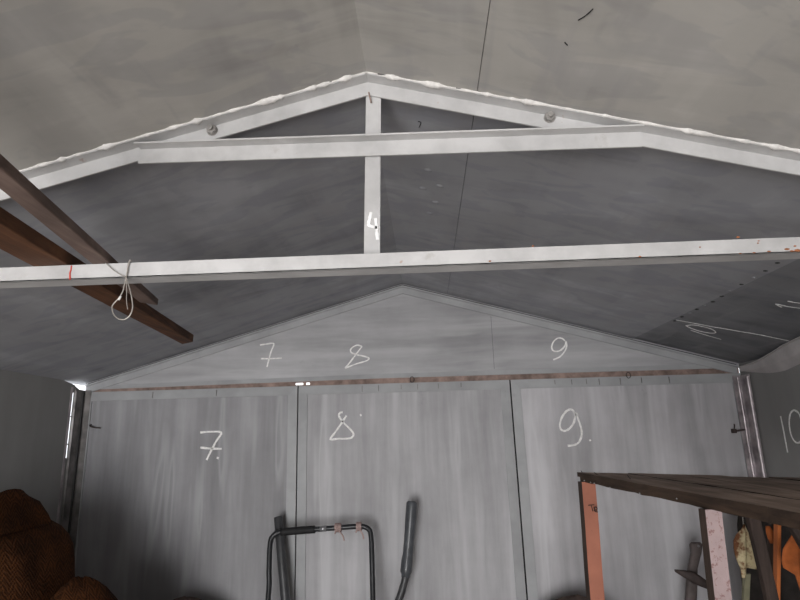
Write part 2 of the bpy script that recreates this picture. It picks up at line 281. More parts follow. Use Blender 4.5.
def rug():
    t = NT('brown_patterned_weave', .95, 0, .1)
    def wave(rot, sc, dist):
        v = t.mapping((1, 1, 1), (0, 0, 0)); x = t.n('ShaderNodeTexWave', wave_type='BANDS', bands_direction=rot)
        x.inputs['Scale'].default_value = sc; x.inputs['Distortion'].default_value = dist; x.inputs['Detail'].default_value = 2
        x.inputs['Detail Scale'].default_value = 3
        t.l(v, x.inputs['Vector']); return x.outputs[1]
    # chevrons: a triangle wave across the cloth shifts the bands
    sp = t.n('ShaderNodeSeparateXYZ'); t.l(t.co, sp.inputs[0])
    def math_(op, a, b=None):
        x = t.n('ShaderNodeMath', operation=op)
        for i, v in enumerate((a, b)):
            if v is None: continue
            if isinstance(v, (int, float)): x.inputs[i].default_value = v
            else: t.l(v, x.inputs[i])
        return x.outputs[0]
    across = math_('ADD', sp.outputs[0], sp.outputs[1])
    tri = math_('PINGPONG', across, .024)
    nz = math_('MULTIPLY', t.noise(22, 4), .055)
    ph = math_('ADD', math_('ADD', sp.outputs[2], math_('MULTIPLY', tri, 1.1)), nz)
    band = math_('PINGPONG', ph, .0085)
    f = t.ramp(band, [(.0025, 0), (.0065, 1)])
    weave = wave('DIAGONAL', 60, 2)
    f2 = t.mix(.3, f, weave)
    c = t.mix(f2, (.022, .009, .004), (.10, .036, .012))
    c = t.mix(1, c, t.ramp(t.noise(6, 5), [(.36, .35), (.62, 1.25)]), 'MULTIPLY')
    t.color(c); t.bump(f2, .5, .004); return t.m
MRUG = rug()
MSACK = plain('dark_brown_sacking', (.085, .06, .052), .95, 0, .4, 40, .5)
MSACK2 = plain('near_black_fill', (.022, .018, .016), .95, 0, .4, 30, .4)
def rag_mat():
    t = NT('stained_cream_cloth', .9, 0, .1); n1 = t.noise(28, 5, .65)
    t.color(t.mix(t.ramp(n1, [(.46, 0), (.60, 1)]), (.50, .43, .27), (.14, .06, .03))); t.bump(n1, .3, .004); return t.m
MRAG = rag_mat()
MOR = plain('orange_fabric', (.30, .078, .016), .85, 0, .5, 24, .3)
MSTK = plain('pale_greenish_stick', (.24, .23, .15), .7, 0, .3, 20)
MIRON = plain('brown_rusted_iron', (.075, .056, .053), .65, .3, .4, 26, .3)
MTOOL = plain('grey_brown_tool_handle', (.115, .092, .088), .6, .1, .35, 26, .3)

# ---------------------------------------------------------------- the garage shell
fl = MB().box(-1.75, 1.75, -6, 2.95, -.1, 0).build('floor', MFLOOR); tag(fl, 'dusty concrete garage floor', 'floor', kind='structure')

cm = MB()
def roof_sheet(mb, x0, x1, y0, y1, dz, th):
    st = [y0]+[y for y in (1.029,) if y0 < y < y1]+[y1]
    for i in range(len(st)-1):
        a, b = st[i], st[i+1]
        q = [(x0,a),(x1,a),(x1,b),(x0,b)]
        mb.hexa([(x, y, roofz(x, y)+dz) for x, y in q]+[(x, y, roofz(x, y)+dz+th) for x, y in q])
XR = 1.625
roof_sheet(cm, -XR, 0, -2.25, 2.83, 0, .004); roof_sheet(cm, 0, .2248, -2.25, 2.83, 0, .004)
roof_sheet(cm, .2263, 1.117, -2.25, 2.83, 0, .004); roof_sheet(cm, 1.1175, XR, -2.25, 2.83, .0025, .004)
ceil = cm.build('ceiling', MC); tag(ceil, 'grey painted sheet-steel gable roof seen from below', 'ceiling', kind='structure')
bk = MB(); roof_sheet(bk, .19, .27, -2.25, 2.83, .004, .003)
bk.build('seam_backing', MSEAM, ceil)
for q in G['welds']:
    MB().ball((q[0], q[1], q[2]+.001), .006, 2, (1.3, 1, .5)).build('weld_spot', MSEAM if random.random() < .4 else MC, ceil, smooth=True)
for q in G['dents']:
    MB().ball((q[0], q[1], q[2]+.0072), .014, 3, (1.3, 1.0, .6)).build('dent', MC, ceil, smooth=True)
def roof_n(p): return (slo(p[1])*(-1 if p[0] > 0 else 1)*-1*-1, 0, -1)
def rstroke(ss, mat, name, width, label=None):
    mb = MB()
    for s in ss:
        s = [Vector(q)+Vector((0, 0, -.0012)) for q in s]
        n = Vector((-slo(1.8) if s[0].x > 0 else slo(1.8), 0, -1))
        ribbon(mb, s, n, width)
    o = mb.build(name, mat, ceil); tag(o, label); return o
rstroke(G['c6'], MCH, 'chalk_number', .0075, 'chalk number 6 on the left roof slope')
rstroke(G['cr'], MCH, 'chalk_number', .0058, 'long chalk strokes on the right roof slope')
rstroke(G['spec'], MDARK, 'dark_speck', .0018)

# back wall: gable over three rimmed sheet-steel panels
ZP = 1.813; ZG = 1.838
wb = empty('wall_back', (0, D, 0)); tag(wb, 'grey back wall of three steel panels under a gable', 'wall', kind='structure')
zg = lambda x: ZP+.012+.014*min(1, max(0, (x+1.6)/1.5))               # the gap under the gable widens to the right
MB().prism([(-1.6, D, zg(-1.6)), (-.1, D, zg(-.1)), (1.606, D, zg(1.6)), (1.606, D, roofz(1.6, D)+.005), (0, D, roofz(0, D)+.003), (-1.6, D, roofz(1.6, D)+.002)], (0, .004, 0)).build('gable_sheet', MG, wb)
for sx in (-1, 1):                                               # folded angle under the roof edge
    a = Vector((0, D-.001, roofz(0, D)-.012)); b = Vector((sx*1.585, D-.001, roofz(1.585, D)-.012))
    mb = MB(); mb.prism([a+Vector((0,-.016,0)), a+Vector((0,-.016,-.006)), a+Vector((0,-.007,-.010)), a+Vector((0,-.005,-.040)), a+Vector((0,0,-.042)), a], b-a)
    mb.build('gable_angle', MPR, wb)
    a.z += .0065; b.z += .0065
    MB().bar(a, b, (0, -.006, 0), (0, 0, -.006)).build('sealing_strip', MSEAM, wb)
MB().prism([(-1.585, D-.004, zg(-1.6)+.001), (-.1, D-.004, zg(-.1)+.001), (1.585, D-.004, zg(1.6)+.001), (1.585, D-.001, zg(1.6)+.022), (-.1, D-.001, zg(-.1)+.022), (-1.585, D-.001, zg(-1.6)+.020)], (0, .003, 0)).build('gable_bottom_rim', MPR, wb)
MB().box(.4362, .4374, D-.0012, D, ZG+.03, 2.13).build('sheet_seam', MSEAM, wb)
def panel(x0, x1, xb0, xb1, MP):
    z1 = ZP; rim = .044; t = .008
    mb = MB(); mb.prism([(xb0+rim, D, .04), (xb1-rim, D, .04), (x1-rim, D, z1-rim), (x0+rim, D, z1-rim)], (0, .004, 0))
    o = mb.build('steel_panel', MP, wb); mb = MB(); g = .0015
    for q in ([(x0, z1), (x1, z1), (x1-rim, z1-rim), (x0+rim, z1-rim)], [(xb0, 0), (x0, z1), (x0+rim, z1-rim), (xb0+rim, .04)], [(x1, z1), (xb1, 0), (xb1-rim, .04), (x1-rim, z1-rim)]):
        mb.prism([(q[0][0], D-t*.4, q[0][1]), (q[1][0], D-t*.4, q[1][1]), (q[2][0], D-t, q[2][1]), (q[3][0], D-t, q[3][1])], (0, t+.003, 0))
    mb.build('panel_rim', MPR, o); return o
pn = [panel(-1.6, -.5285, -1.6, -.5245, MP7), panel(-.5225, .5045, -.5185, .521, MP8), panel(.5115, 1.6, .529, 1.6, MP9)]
for o, l in zip(pn, ('steel panel chalked 7', 'steel panel chalked 8', 'steel panel chalked 9')): tag(o, l)
MB().box(-.56, -.49, D+.005, D+.007, 0, ZP).build('gap_backing', MDARK, wb); MB().box(.47, .56, D+.005, D+.007, 0, ZP).build('gap_backing', MDARK, wb)
for x in (-1.25, -.93, -.21, -.13, -.02, .06, .16, .27, .72, .80, .87, .93, 1.03, 1.13, 1.26): MB().box(x, x+.0025, D-.0105, D-.002, ZP-.028-random.random()*.012, ZP-.008).build('rivet_slot', MPOSTD, wb)
for ss, l in ((G['p7'], 'chalk number 7 with a dot on the left panel'), (G['p8'], 'chalk number 8 on the middle panel'), (G['p9'], 'chalk number 9 with a dot on the right panel'), (G['g7'], 'chalk number 7 on the gable'), (G['g8'], 'chalk number 8 on the gable'), (G['g9'], 'chalk number 9 on the gable')):
    mb = MB(); wd = .0095 if 'panel' in l else .0075
    for s in ss: ribbon(mb, [(q[0], D-.0008, q[2]) for q in s], (0, -1, 0), wd)
    tag(mb.build('chalk_number', MCH, wb), l)

# rusty angle in the gap between gable and panels, with the hole of daylight
tr = MB(); tr.box(-1.6, -.540, D+.008, D+.012, ZP-.02, ZG+.02); tr.box(-.470, 1.6, D+.008, D+.012, ZP-.02, ZG+.02)
tr.box(-.540, -.470, D+.008, D+.012, ZP-.02, ZP+.006); tr.box(-.540, -.470, D+.008, D+.012, ZP+.016, ZG+.02); tr.box(-.503, -.488, D+.008, D+.012, ZP+.005, ZP+.017)
tag(tr.build('trim_1', MRUST), 'rust brown angle in the gap between gable and panels', 'trim', kind='structure')
def side_wall(name, sx, lab):
    mb = MB(); x = sx*1.6; pr = [(x, -2.2, 0), (x, 2.79, 0)]
    e = roofz(1.6, D)-.002
    if sx < 0: pr += [(x, 2.79, e-.036), (x, 2.735, e-.030), (x, 2.715, e-.022), (x, 2.69, e-.012), (x, 2.60, e+.003)]
    else: pr += [(x, 2.79, e+.003)]
    pr += [(x, 1.029, roofz(1.6, 1.029)+.001), (x, -2.2, roofz(1.6, -2.2)+.001)]
    if sx < 0:                                                       # daylight shows through a slit beside the corner angle
        e1 = e-.0115; mb.prism([(x, -2.2, 0), (x, 2.688, 0), (x, 2.688, e1), (x, 2.60, e+.003)]+pr[-2:], (-.004, 0, 0))
        mb.prism([(x, 2.699, 0)]+pr[1:5]+[(x, 2.699, e-.015)], (-.004, 0, 0)); mb.box(x-.004, x, 2.688, 2.699, 0, 1.50); mb.box(x-.004, x, 2.688, 2.699, 1.56, 1.566); mb.box(x-.004, x, 2.688, 2.699, 1.69, 1.694); mb.box(x-.004, x, 2.688, 2.699, 1.805, e1)
    else: mb.prism(pr, (sx*.004, 0, 0))
    o = mb.build(name, MW); tag(o, lab, 'wall', kind='structure'); return o
wl = side_wall('wall_left', -1, 'dull dark grey left side wall'); wr = side_wall('wall_right', 1, 'dull dark grey right side wall with chalk number 10')
mb = MB()
for s in G['r10']: ribbon(mb, [(1.5985, q[1], q[2]) for q in s], (-1, 0, 0), .0085)
tag(mb.build('chalk_number', MCH, wr), 'chalk number 10 on the right wall')
wf = MB(); wf.box(-1.6, -1.25, -2.25, -2.2, 0, 1.876); wf.box(.15, 1.6, -2.25, -2.2, 0, 1.876)  # unseen wall, its opening placed on the left to shape the daylight
wf.prism([(-1.6, -2.25, 1.876), (1.6, -2.25, 1.876), (0, -2.25, 2.29)], (0, .05, 0)); tag(wf.build('wall_front', MW), 'unseen front wall, opened on the left to shape the light', 'wall', kind='structure')

# corner posts
lp = MB(); lp.box(-1.599, -1.594, 2.701, 2.78, 0, 1.822); lp.box(-1.598, -1.562, 2.776, 2.780, 0, 1.822); lp.box(-1.594, -1.589, 2.701, 2.706, 0, 1.815)
o = lp.build('trim_2', MPOSTD); tag(o, 'dirty galvanised corner angle where left and back walls meet', 'corner post', kind='structure')
MB().box(-1.594, -1.588, 2.757, 2.765, 0, 1.815).build('dark_edge', MSEAM, o)
MB().box(-1.5995, -1.5985, 2.670, 2.687, 1.0, 1.83).build('lit_edge', MPOST, o)  # daylight spill beside the slit, put in as a pale strip
rp = MB(); rp.box(1.590, 1.594, 2.70, 2.778, 0, 1.80); rp.box(1.556, 1.594, 2.774, 2.778, 0, 1.80); rp.tube([(1.586, 2.705, 0), (1.586, 2.705, 1.79)], .007, 10); rp.tube([(1.575, 2.768, 0), (1.575, 2.768, 1.79)], .006, 10)
o = rp.build('trim_3', MPOST); tag(o, 'pale pinkish galvanised corner angle beside panel 9', 'corner post', kind='structure')
# bowed strip along the top of the right wall
U = spline([(1.60, 2.78, 1.838)]+G['flapU']+[(1.49, 2.03, 1.93), (1.475, 1.8, 1.94)], 5); L = spline([(1.598, 2.78, 1.818)]+G['flapL']+[(1.598, 2.2, 1.815), (1.598, 1.8, 1.83)], 5)
U = [Vector((u.x, u.y, min(u.z, roofz(u.x, u.y)-.006))) for u in U]
mb = MB(); n = min(len(U), len(L)); rings = []
for u, l in zip(U, L):
    m = (u+l)/2+Vector((-.006, 0, -.006)); nn = Vector((.003, 0, .003)); lip = u+Vector((-.008, 0, .001))
    rings.append([l, m, u, lip, lip+Vector((0,0,.004)), u+nn, m+nn, l+Vector((0,0,.004))])
mb.loft(rings); tag(mb.build('trim_4', MFLAP, smooth=False), 'bowed pale sheet strip along the top of the right wall', 'metal strip', kind='structure')

# ---------------------------------------------------------------- roof truss
YT = 1.029
ts = empty('roof_truss', (0, YT, 1.867)); tag(ts, 'whitish steel roof truss with king post and long bottom beam', 'roof truss')
for sx in (-1, 1):
    r0 = 2.2915; m = slo(YT); L_ = 1.59; dr = Vector((sx, 0, -m)).normalized(); ln = L_/dr.x*sx; pn_ = Vector((sx*-m, 0, -1)).normalized()
    a = Vector((0, YT, r0)); b = a+dr*ln
    mb = MB()
    mb.bar(a, b, (0, .032, 0), pn_*.0035)                            # flange under the roof sheet
    mb.prism([a+Vector((0, .028, 0)), b+Vector((0, .028, 0)), b+Vector((0, .028, 0))+pn_*.033, a+Vector((0, .028, -.0345))], (0, .004, 0))
    rf = mb.build('rafter', MT, ts)
    # lumpy white sealant along the sheet edge
    rl = random.Random(11 if sx < 0 else 5); lum = []; t = .0
    while t < 1:
        t += rl.uniform(.008, .05); lum.append((t, rl.uniform(.003, .010), rl.uniform(.0015, .0065)))
    pts = [a+dr*(ln*i/420)+Vector((0, -.001, -.0005)) for i in range(421)]
    mb = MB(); mb.tube(pts, lambda t: .0016+min(.0062, sum(h_*math.exp(-((t-q)/w_)**2) for q, w_, h_ in lum if abs(t-q) < .04))*(1+.5*noise.noise((t*300, sx, 1)))+.001*abs(noise.noise((t*160, sx, 3))), 8)
    mb.build('sealant_bead', MBEAD, rf, smooth=True)
    for t0 in ((.045, .13, .33) if sx < 0 else (.015, .115)):            # dark chips where the sealant is missing
        MB().bar(a+dr*ln*t0+Vector((0,-.0042,-.0016)), a+dr*ln*(t0+.012)+Vector((0,-.0042,-.0016)), (0,.003,0), (0,0,.0012)).build('dark_chip', MDARK, rf)
# collar bolted across the rafters
cl = [Vector((-.481, 0, 2.1575)), Vector((.552, 0, 2.1440))]
mb = MB(); c0, c1 = cl
yf = YT+.0015
mb.prism([(c0.x, yf, c0.z), (c0.x+.004, yf+.0272, c0.z-.0005), (c1.x, yf+.0272, c1.z), (c1.x, yf, c1.z)], (0, 0, -.0035))
mb.prism([(c0.x, yf+.0235, c0.z), (c1.x, yf+.0235, c1.z), (c1.x-.002, yf+.0235, c1.z-.036), (c0.x, yf+.0235, c0.z-.036)], (0, .0038, 0))
mb.build('collar_tie', MT, ts)
mb = MB(); mb.box(-1.595, 1.595, YT, YT+.004, 1.8665, 1.897); mb.box(-1.595, 1.595, YT, YT+.042, 1.8665, 1.8705)
bm_ = mb.build('bottom_beam', MT, ts, bevel=.0009)
mb = MB()
for s in G['red']: ribbon(mb, s, (0, -1, 0), .0028)
tag(mb.build('red_mark', MRED, bm_), 'red painted line')
for q in G['beamspec'][:2]+G['beamspec'][3:8]:
    MB().ball((q[0], YT-.0002, q[2]), .0014+.0012*random.random(), 1, (1.6, .4, .9)).build('rust_spot', MRSP, bm_)
for x, z, r in ((.742, 1.871, .0022), (.775, 1.874, .0030), (.783, 1.870, .0022), (.793, 1.871, .0035), (.801, 1.869, .003), (.69, 1.869, .0016), (.715, 1.8695, .0018), (.727, 1.892, .0014)):
    MB().ball((x, YT-.0002, z), r, 1, (1.9, .3, .8)).build('rust_spot', MRSP, bm_)
mb = MB(); p0, p1 = Vector((.0030, 0, 1.890)), Vector((.0115, 0, 2.268))
mb.prism([(p0.x-.0158, YT+.0335, p0.z), (p0.x+.0158, YT+.0335, p0.z), (p1.x+.0158, YT+.0335, p1.z), (p1.x-.0158, YT+.0335, p1.z)], (0, .004, 0))
kp = mb.build('king_post', MT, ts)
mb = MB()
for s in G['post4']: ribbon(mb, [(q[0], YT+.0332, q[2]) for q in s], (0, -1, 0), .0066)
tag(mb.build('painted_number', MWP, kp), 'white painted number 4')
MB().tube([(.002, YT+.026, 2.262), (.007, YT+.024, 2.236)], .0016, 6).build('weld_rod', MRUST, ts)
for bx, bz in ((-.329, 2.1905), (.373, 2.183)):
    mb = MB(); y1 = YT+.028
    mb.tube([(bx, y1, bz), (bx, y1-.002, bz)], .0118, 20)
    bt = mb.build('bolt', MNUT, ts)
    mb = MB(); mb.tube([(bx, y1-.002, bz), (bx, y1-.010, bz)], .0108, 6); mb.build('nut', MNUT, bt, bevel=.0012)
    mb = MB(); mb.tube([(bx, y1-.010, bz), (bx, y1-.017, bz)], .0055, 14); mb.build('bolt_end', MNUT, bt, bevel=.001)

# ---------------------------------------------------------------- planks laid over the beam
def lumber(name, ul, ur, th, z, mat, lab, base, tilt=0):
    (a, b), (c, d) = ul, ur                                           # under-left near/far, under-right near/far
    mb = MB(); N = 14; rings = []
    for i in range(N+1):
        t = i/N; l = Vector((*[a[k]+(b[k]-a[k])*t for k in (0, 1)], z)); r = Vector((*[c[k]+(d[k]-c[k])*t for k in (0, 1)], z))
        wv = .0012*noise.noise((t*9, z*7, ul[0][0]*5)); l.x += wv; r.x += .0015*noise.noise((t*11, 4, ur[0][0]))
        rings.append([l, r, r+Vector((.001, 0, th)), l+Vector((0, 0, th))])
    mb.loft(rings); o = mb.build(name, mat, base=base, bevel=.0015, seg=1); tag(o, lab, 'plank'); return o
def ext(p, q, y): t = (y-p[1])/(q[1]-p[1]); return (p[0]+(q[0]-p[0])*t, y)
a, b = (-.479, .723), (-.605, 1.342); c, d = (-.447, .737), (-.575, 1.375)
lumber('wooden_plank', (ext(a, b, -.4), ext(a, b, 1.345)), (ext(c, d, -.4), ext(c, d, 1.382)), .017, 1.8974, MW1, 'thin weathered brown plank over the beam, the shorter and upper of two', (-.54, 1.03, 1.8974))
a, b = (-.660, 1.03), (-.768, 2.012); c, d = (-.590, 1.03), (-.706, 1.913)
lumber('wooden_plank', (ext(a, b, -.4), ext(a, b, 1.97)), (ext(c, d, -.4), ext(c, d, 1.93)), .026, 1.8974, MW2, 'thick dark reddish-brown plank over the beam, reaching furthest back towards the gable', (-.63, 1.03, 1.8974))

# ---------------------------------------------------------------- wire loop tied to the beam
YW = 1.0245
wp = [[(q[0], YW, q[2]) for q in s] for s in G['wire']]
wp[1] += [(wp[1][-1][0]+.001, YW+.001, 1.8995), (wp[1][-1][0]+.001, YW+.006, 1.8995)]
mb = MB(); mb.tube(wp[1], .00125, 8, 5); wo = mb.build('wire_loop', MWIRE, base=(wp[1][0][0], YW, 1.88), smooth=True)
tag(wo, 'thin bare wire twisted into a loop hanging from the beam', 'wire')
mb = MB(); mb.tube(wp[0], .0008, 8, 5); mb.tube(wp[2], .0008, 8, 5); mb.build('loose_end', MWIRE, wo, smooth=True)
q = Vector(wp[1][3]); MB().tube([q+Vector((-.001, 0, -.005)), q+Vector((.003, 0, .003))], .0022, 8).build('wire_twist', MBEAD, wo, smooth=True)

# ---------------------------------------------------------------- small fittings on the walls
mb = MB(); mb.tube([(-1.548, D-.002, 1.655), (-1.545, D-.018, 1.6475), (-1.52, D-.02, 1.639), (-1.49, D-.02, 1.6365)], .0028, 8, 4)
tag(mb.build('wall_hook', MIRON, base=(-1.545, D, 1.648), smooth=True), 'small dark bent hook on the left panel near the corner', 'hook')
mb = MB(); mb.tube([(1.520, D-.014, 1.545), (1.582, D-.014, 1.552)], .0045, 8)
lt = mb.build('gate_bolt', MIRON, base=(1.53, D, 1.547), smooth=True); tag(lt, 'small dark bolt latch between panel 9 and the right corner', 'latch')
MB().box(1.512, 1.530, D-.022, D-.0035, 1.536, 1.556).build('bolt_plate', MIRON, lt, bevel=.002)
MB().tube([(1.524, D-.012, 1.553), (1.524, D-.02, 1.572), (1.518, D-.03, 1.576)], .003, 8).build('bolt_handle', MIRON, lt, smooth=True)
for (x, z), lab in (((.035, 1.832), 'small wire ring on the rusty strip above the middle panel'), ((1.073, 1.822), 'small wire ring on the rusty strip above panel 9')):
    mb = MB(); mb.tube([(x+.010*math.cos(k*.5236), D-.006, z-.004+.014*math.sin(k*.5236)) for k in range(12)]+[(x+.010, D-.006, z-.004)], .0018, 7)
    tag(mb.build('wire_ring', MIRON, base=(x, D-.006, z-.02), smooth=True), lab, 'ring')

# ---------------------------------------------------------------- black U-shaped trolley handle
fp = G['frame']; yz = lambda z: 2.655-(1.19-z)*.22
FP = [Vector((.1+(q[0]-.1)*yz(q[2])/2.6, yz(q[2]), 1.5532+(q[2]-1.5532)*yz(q[2])/2.6)) for q in fp]
hb = empty('trolley_handle', (-.4, 2.42, 0)); tag(hb, 'black U-shaped tubular handle with rubber grip and twine ties, against panels 7 and 8', 'handle frame')
lo = [Vector((-.575, 2.39, .012)), Vector((-.60, 2.46, .5))]; hi = [Vector((-.13, 2.46, .5)), Vector((-.10, 2.39, .012))]
MB().tube(lo+FP+hi, .0112, 14, 5).build('tube', MBLK, hb, smooth=True)
i = [FP[4], FP[5], FP[6]]
MB().tube([FP[4].lerp(FP[5], .0), FP[5], FP[6].lerp(FP[5], .25)], .0165, 14, 6).build('grip', MGRIP, hb, smooth=True)
MB().tube([FP[6], FP[6].lerp(FP[7], .32)], .0128, 14).build('bare_sleeve', MCHR, hb, smooth=True)
for t0, dd in ((FP[7].lerp(FP[8], -.12), (.028, -.052)), (FP[8].lerp(FP[9], .5), (.022, -.05))):
    mb = MB(); wdt = .024 if dd[0] > .025 else .017
    hel = [t0+Vector((-wdt/2+wdt*k/48, .0148*math.cos(k*.785), .0148*math.sin(k*.785))) for k in range(49)]
    mb.tube(hel, .0052, 7)
    mb.tube([t0+Vector((-.004, -.016, .01)), t0+Vector((.008, -.02, -.012)), t0+Vector((dd[0]*.8, -.016, dd[1]*.6)), t0+Vector((dd[0], -.014, dd[1]))], .0034, 7, 5)
    mb.tube([t0+Vector((.006, -.016, .012)), t0+Vector((-.004, -.021, -.004)), t0+Vector((-.012, -.018, -.022))], .0034, 7, 5)
    mb.build('twine_tie', MTW, hb, smooth=True)
MB().box(-.62, -.08, 2.33, 2.45, .0, .012).build('foot_plate', MBLK, hb, bevel=.003)

# grey pole behind it
P0, P1 = Vector(G['pole'][0]), Vector(G['pole'][1])
Yp = 2.70; P0 = Vector((.1+(P0.x-.1)*Yp/2.7, Yp, 1.5532+(P0.z-1.5532)*Yp/2.7)); P1 = Vector((.1+(P1.x-.012-.1)*2.67/2.7, 2.67, 1.5532+(P1.z-1.5532)*2.67/2.7))
dr = (P1-P0)/(P1.z-P0.z); bot = P0+dr*(-P0.z+.001)
mb = MB(); mb.tube([P0+Vector((0,0,-.002)), P0-dr*.006, P0-dr*.35, bot], lambda t: .016 if t < .2 else .0195, 16)
tag(mb.build('grey_pole', MPL, base=bot, smooth=True), 'dark grey round pole leaning behind the left side of the black handle', 'pole')

# bent pipe with a plastic sleeve
pp = [Vector(q) for q in G['pipe']]; yy = lambda z: 2.66-(1.28-z)*.12
pp = [Vector((.1+(q.x-.1)*yy(q.z)/2.7, yy(q.z), 1.5532+(q.z-1.5532)*yy(q.z)/2.7)) for q in pp]
tail = [Vector((-.10, 2.55, .72)), Vector((-.16, 2.5, .45)), Vector((-.2, 2.45, .015))]
mb = MB(); mb.tube(pp[4:]+tail, .0155, 14, 5); pb = mb.build('bent_pipe', MPL, base=tail[-1], smooth=True)
tag(pb, 'bent dark grey pipe with a shiny sleeved upper end leaning on the middle panel', 'pipe')
MB().tube(pp[:6], lambda t: .0165 if t < .02 else (.0235+.0015*math.sin(t*9) if t < .96 else .019), 16, 5).build('sleeve', MPL2, pb, smooth=True)

# ---------------------------------------------------------------- low bundles by the back wall
def dome(name, cx, cy, rx, ry, h, mat, lab, cat, seed):
    mb = MB(); rings = []; S = 28
    prof = [(0, .92), (.15, 1.0), (.4, .98), (.62, .97), (.8, .93), (.9, .80), (.96, .55), (.99, .25), (1.0, .06)]
    for zt, rt in prof:
        rings.append([Vector((cx+math.cos(a)*rx*rt*(1+.10*noise.noise((math.cos(a)*1.6, math.sin(a)*1.6, zt*2.5+seed))), cy+math.sin(a)*ry*rt*(1+.06*noise.noise((math.cos(a)*2, math.sin(a)*2, zt*3+seed))), h*zt*(1+.02*noise.noise((a, zt, seed))))) for a in [2*math.pi*k/S for k in range(S)]])
    mb.loft(rings); return tag(mb.build(name, mat, base=(cx, cy, 0), smooth=True), lab, cat)
dome('brown_sack', -.94, 2.60, .22, .13, .915, MSACK, 'dark brown sack at the foot of panel 7, just in view', 'sack', 1.3)
dome('brown_sack', .69, 2.62, .23, .12, .895, MSACK, 'dark brown sack at the foot of panel 9 behind the bench leg, just in view', 'sack', 5.1)

# ---------------------------------------------------------------- heap of patterned rug
hp = empty('patterned_rug', (-1.3, 1.9, 0)); tag(hp, 'brown heap of patterned woven rug in the left corner', 'rug')
def rugbody(name, prof, yc, ry, seed, mat=MRUG, xl=-1.585):
    """prof: right edge x by height; the left side stands against the wall"""
    mb = MB(); S = 56; rings = []
    for z, xr in prof:
        cx = (xl+xr)/2; rx = max((xr-xl)/2, .002); ring = []
        for k in range(S):
            a = 2*math.pi*k/S; ca, sa = math.cos(a), math.sin(a)
            e = .62; px = math.copysign(abs(ca)**e, ca); py = math.copysign(abs(sa)**e, sa)
            fold = 1+.045*noise.noise((ca*2.2, sa*2.2+seed, z*2.4))+.028*math.sin(a*11+z*3+seed)*min(1, abs(sa)*1.2)
            ring.append(Vector((max(cx+px*rx*(1 if px < 0 else 1+.0*fold), -1.592), yc+py*ry*fold*min(1, rx/.06), z+.012*noise.noise((ca*2, sa*2, z*4+seed)))))
        rings.append(ring)
    mb.loft(rings); return mb.build(name, mat, hp, smooth=True)
rugbody('main_fold', [(0.0, -1.10), (.4, -1.09), (.8, -1.10), (1.0, -1.105), (1.10, -1.11), (1.17, -1.118), (1.22, -1.128), (1.255, -1.15), (1.28, -1.18), (1.298, -1.225), (1.306, -1.32), (1.310, -1.5)], 1.93, .22, .4)
# folded flap lying on top, its nose pointing to the right
fo = MB(); rings = []; S = 30
for i in range(25):
    t = i/24; x = -1.585+t*.375
    crest = 1.330+.070*max(0, 1-abs(x+1.275)/.05)+.04*max(0, 1-abs(x+1.22)/.12)+.015*math.exp(-((x+1.47)/.09)**2)
    hgt = max((crest-1.292)/2*(1-max(0, (t-.80)/.20)**2*.9), .004); ring = []
    for k in range(S):
        a = 2*math.pi*k/S
        ring.append(Vector((x+.010*math.sin(a*2+t*3), 1.90+math.cos(a)*(.19-.06*t)*(1+.10*noise.noise((t*5, math.cos(a)*2, 2)))+.012*math.sin(a*5+t*9), 1.294+hgt+math.sin(a)*hgt+.007*noise.noise((t*14, a*1.5, 1)))))
    rings.append(ring)
fo.loft(rings); fo.build('top_fold', MRUG, hp, smooth=True)
mb = MB(); rings = []
for z, x0, x1 in ((0, -1.16, -.86), (.4, -1.16, -.86), (.8, -1.16, -.87), (1.0, -1.14, -.90), (1.05, -1.13, -.93), (1.09, -1.12, -.965), (1.115, -1.10, -.995), (1.13, -1.08, -1.02), (1.135, -1.06, -1.035)):
    ring = []
    for k in range(30):
        a = 2*math.pi*k/30; ring.append(Vector(((x0+x1)/2+math.cos(a)*(x1-x0)/2, 1.96+math.sin(a)*min(.12, (x1-x0)*.6)*(1+.07*math.sin(a*7)), z+.005*math.sin(a*3))))
    rings.append(ring)
mb.loft(rings); mb.build('side_fold', MRUG, hp, smooth=True)

# ---------------------------------------------------------------- wooden bench along the right wall
C0 = Vector((.553, 1.80, 0)); us = Vector((.129, -.9916, 0)); vs = Vector((.9916, .129, 0))
TILT = -.054
def T(s, v, z): p = C0+us*s+vs*v; return Vector((p.x, p.y, z+TILT*v-.014*s))
wbn = empty('wooden_bench', T(.7, .45, 0)); wbn.location.z = 0; wbn['_w'] = list(wbn.location)
tag(wbn, 'rough wooden bench frame by the right wall with salmon and pinkish-white painted legs', 'bench')
def tb(s0, s1, v0, v1, z0, z1, flat=False, N=1, amp=0):
    mb = MB(); f = T if not flat else (lambda s, v, z: Vector((T(s, v, z).x, T(s, v, z).y, z)))
    rings = []
    for i in range(N+1):
        s = s0+(s1-s0)*i/N; j = amp*noise.noise((s*14, v0*9, z0*3)); j2 = amp*noise.noise((s*23, v1*9, 7.7))
        rings.append([f(s, v0+j, z0+j2), f(s, v1, z0), f(s, v1, z1+j*.4), f(s, v0+j, z1+j2*.4)])
    mb.loft(rings); return mb
nb = [(-.006, .150), (.153, .30), (.304, .45), (.453, .60), (.604, .76), (.763, .93)]
for i, (v0, v1) in enumerate(nb):
    e = -.012+random.uniform(-.006, .006)
    bo = tb(e if i else -.008, 1.5, v0, v1, 1.428+random.uniform(-.001, .001), 1.440+random.uniform(-.0015, .0015), N=30, amp=.003).build('board', (MTOP, MAPR), wbn)
    for p in bo.data.polygons:
        if abs(p.normal.z) < .5: p.material_index = 1
tb(-.004, 1.5, 0, .022, 1.4145, 1.4275, N=40, amp=.003).build('apron', MAPR, wbn)
tb(.03, 1.45, .345, .385, 1.350, 1.378, N=12, amp=.002).build('inner_rail', MAPR, wbn)
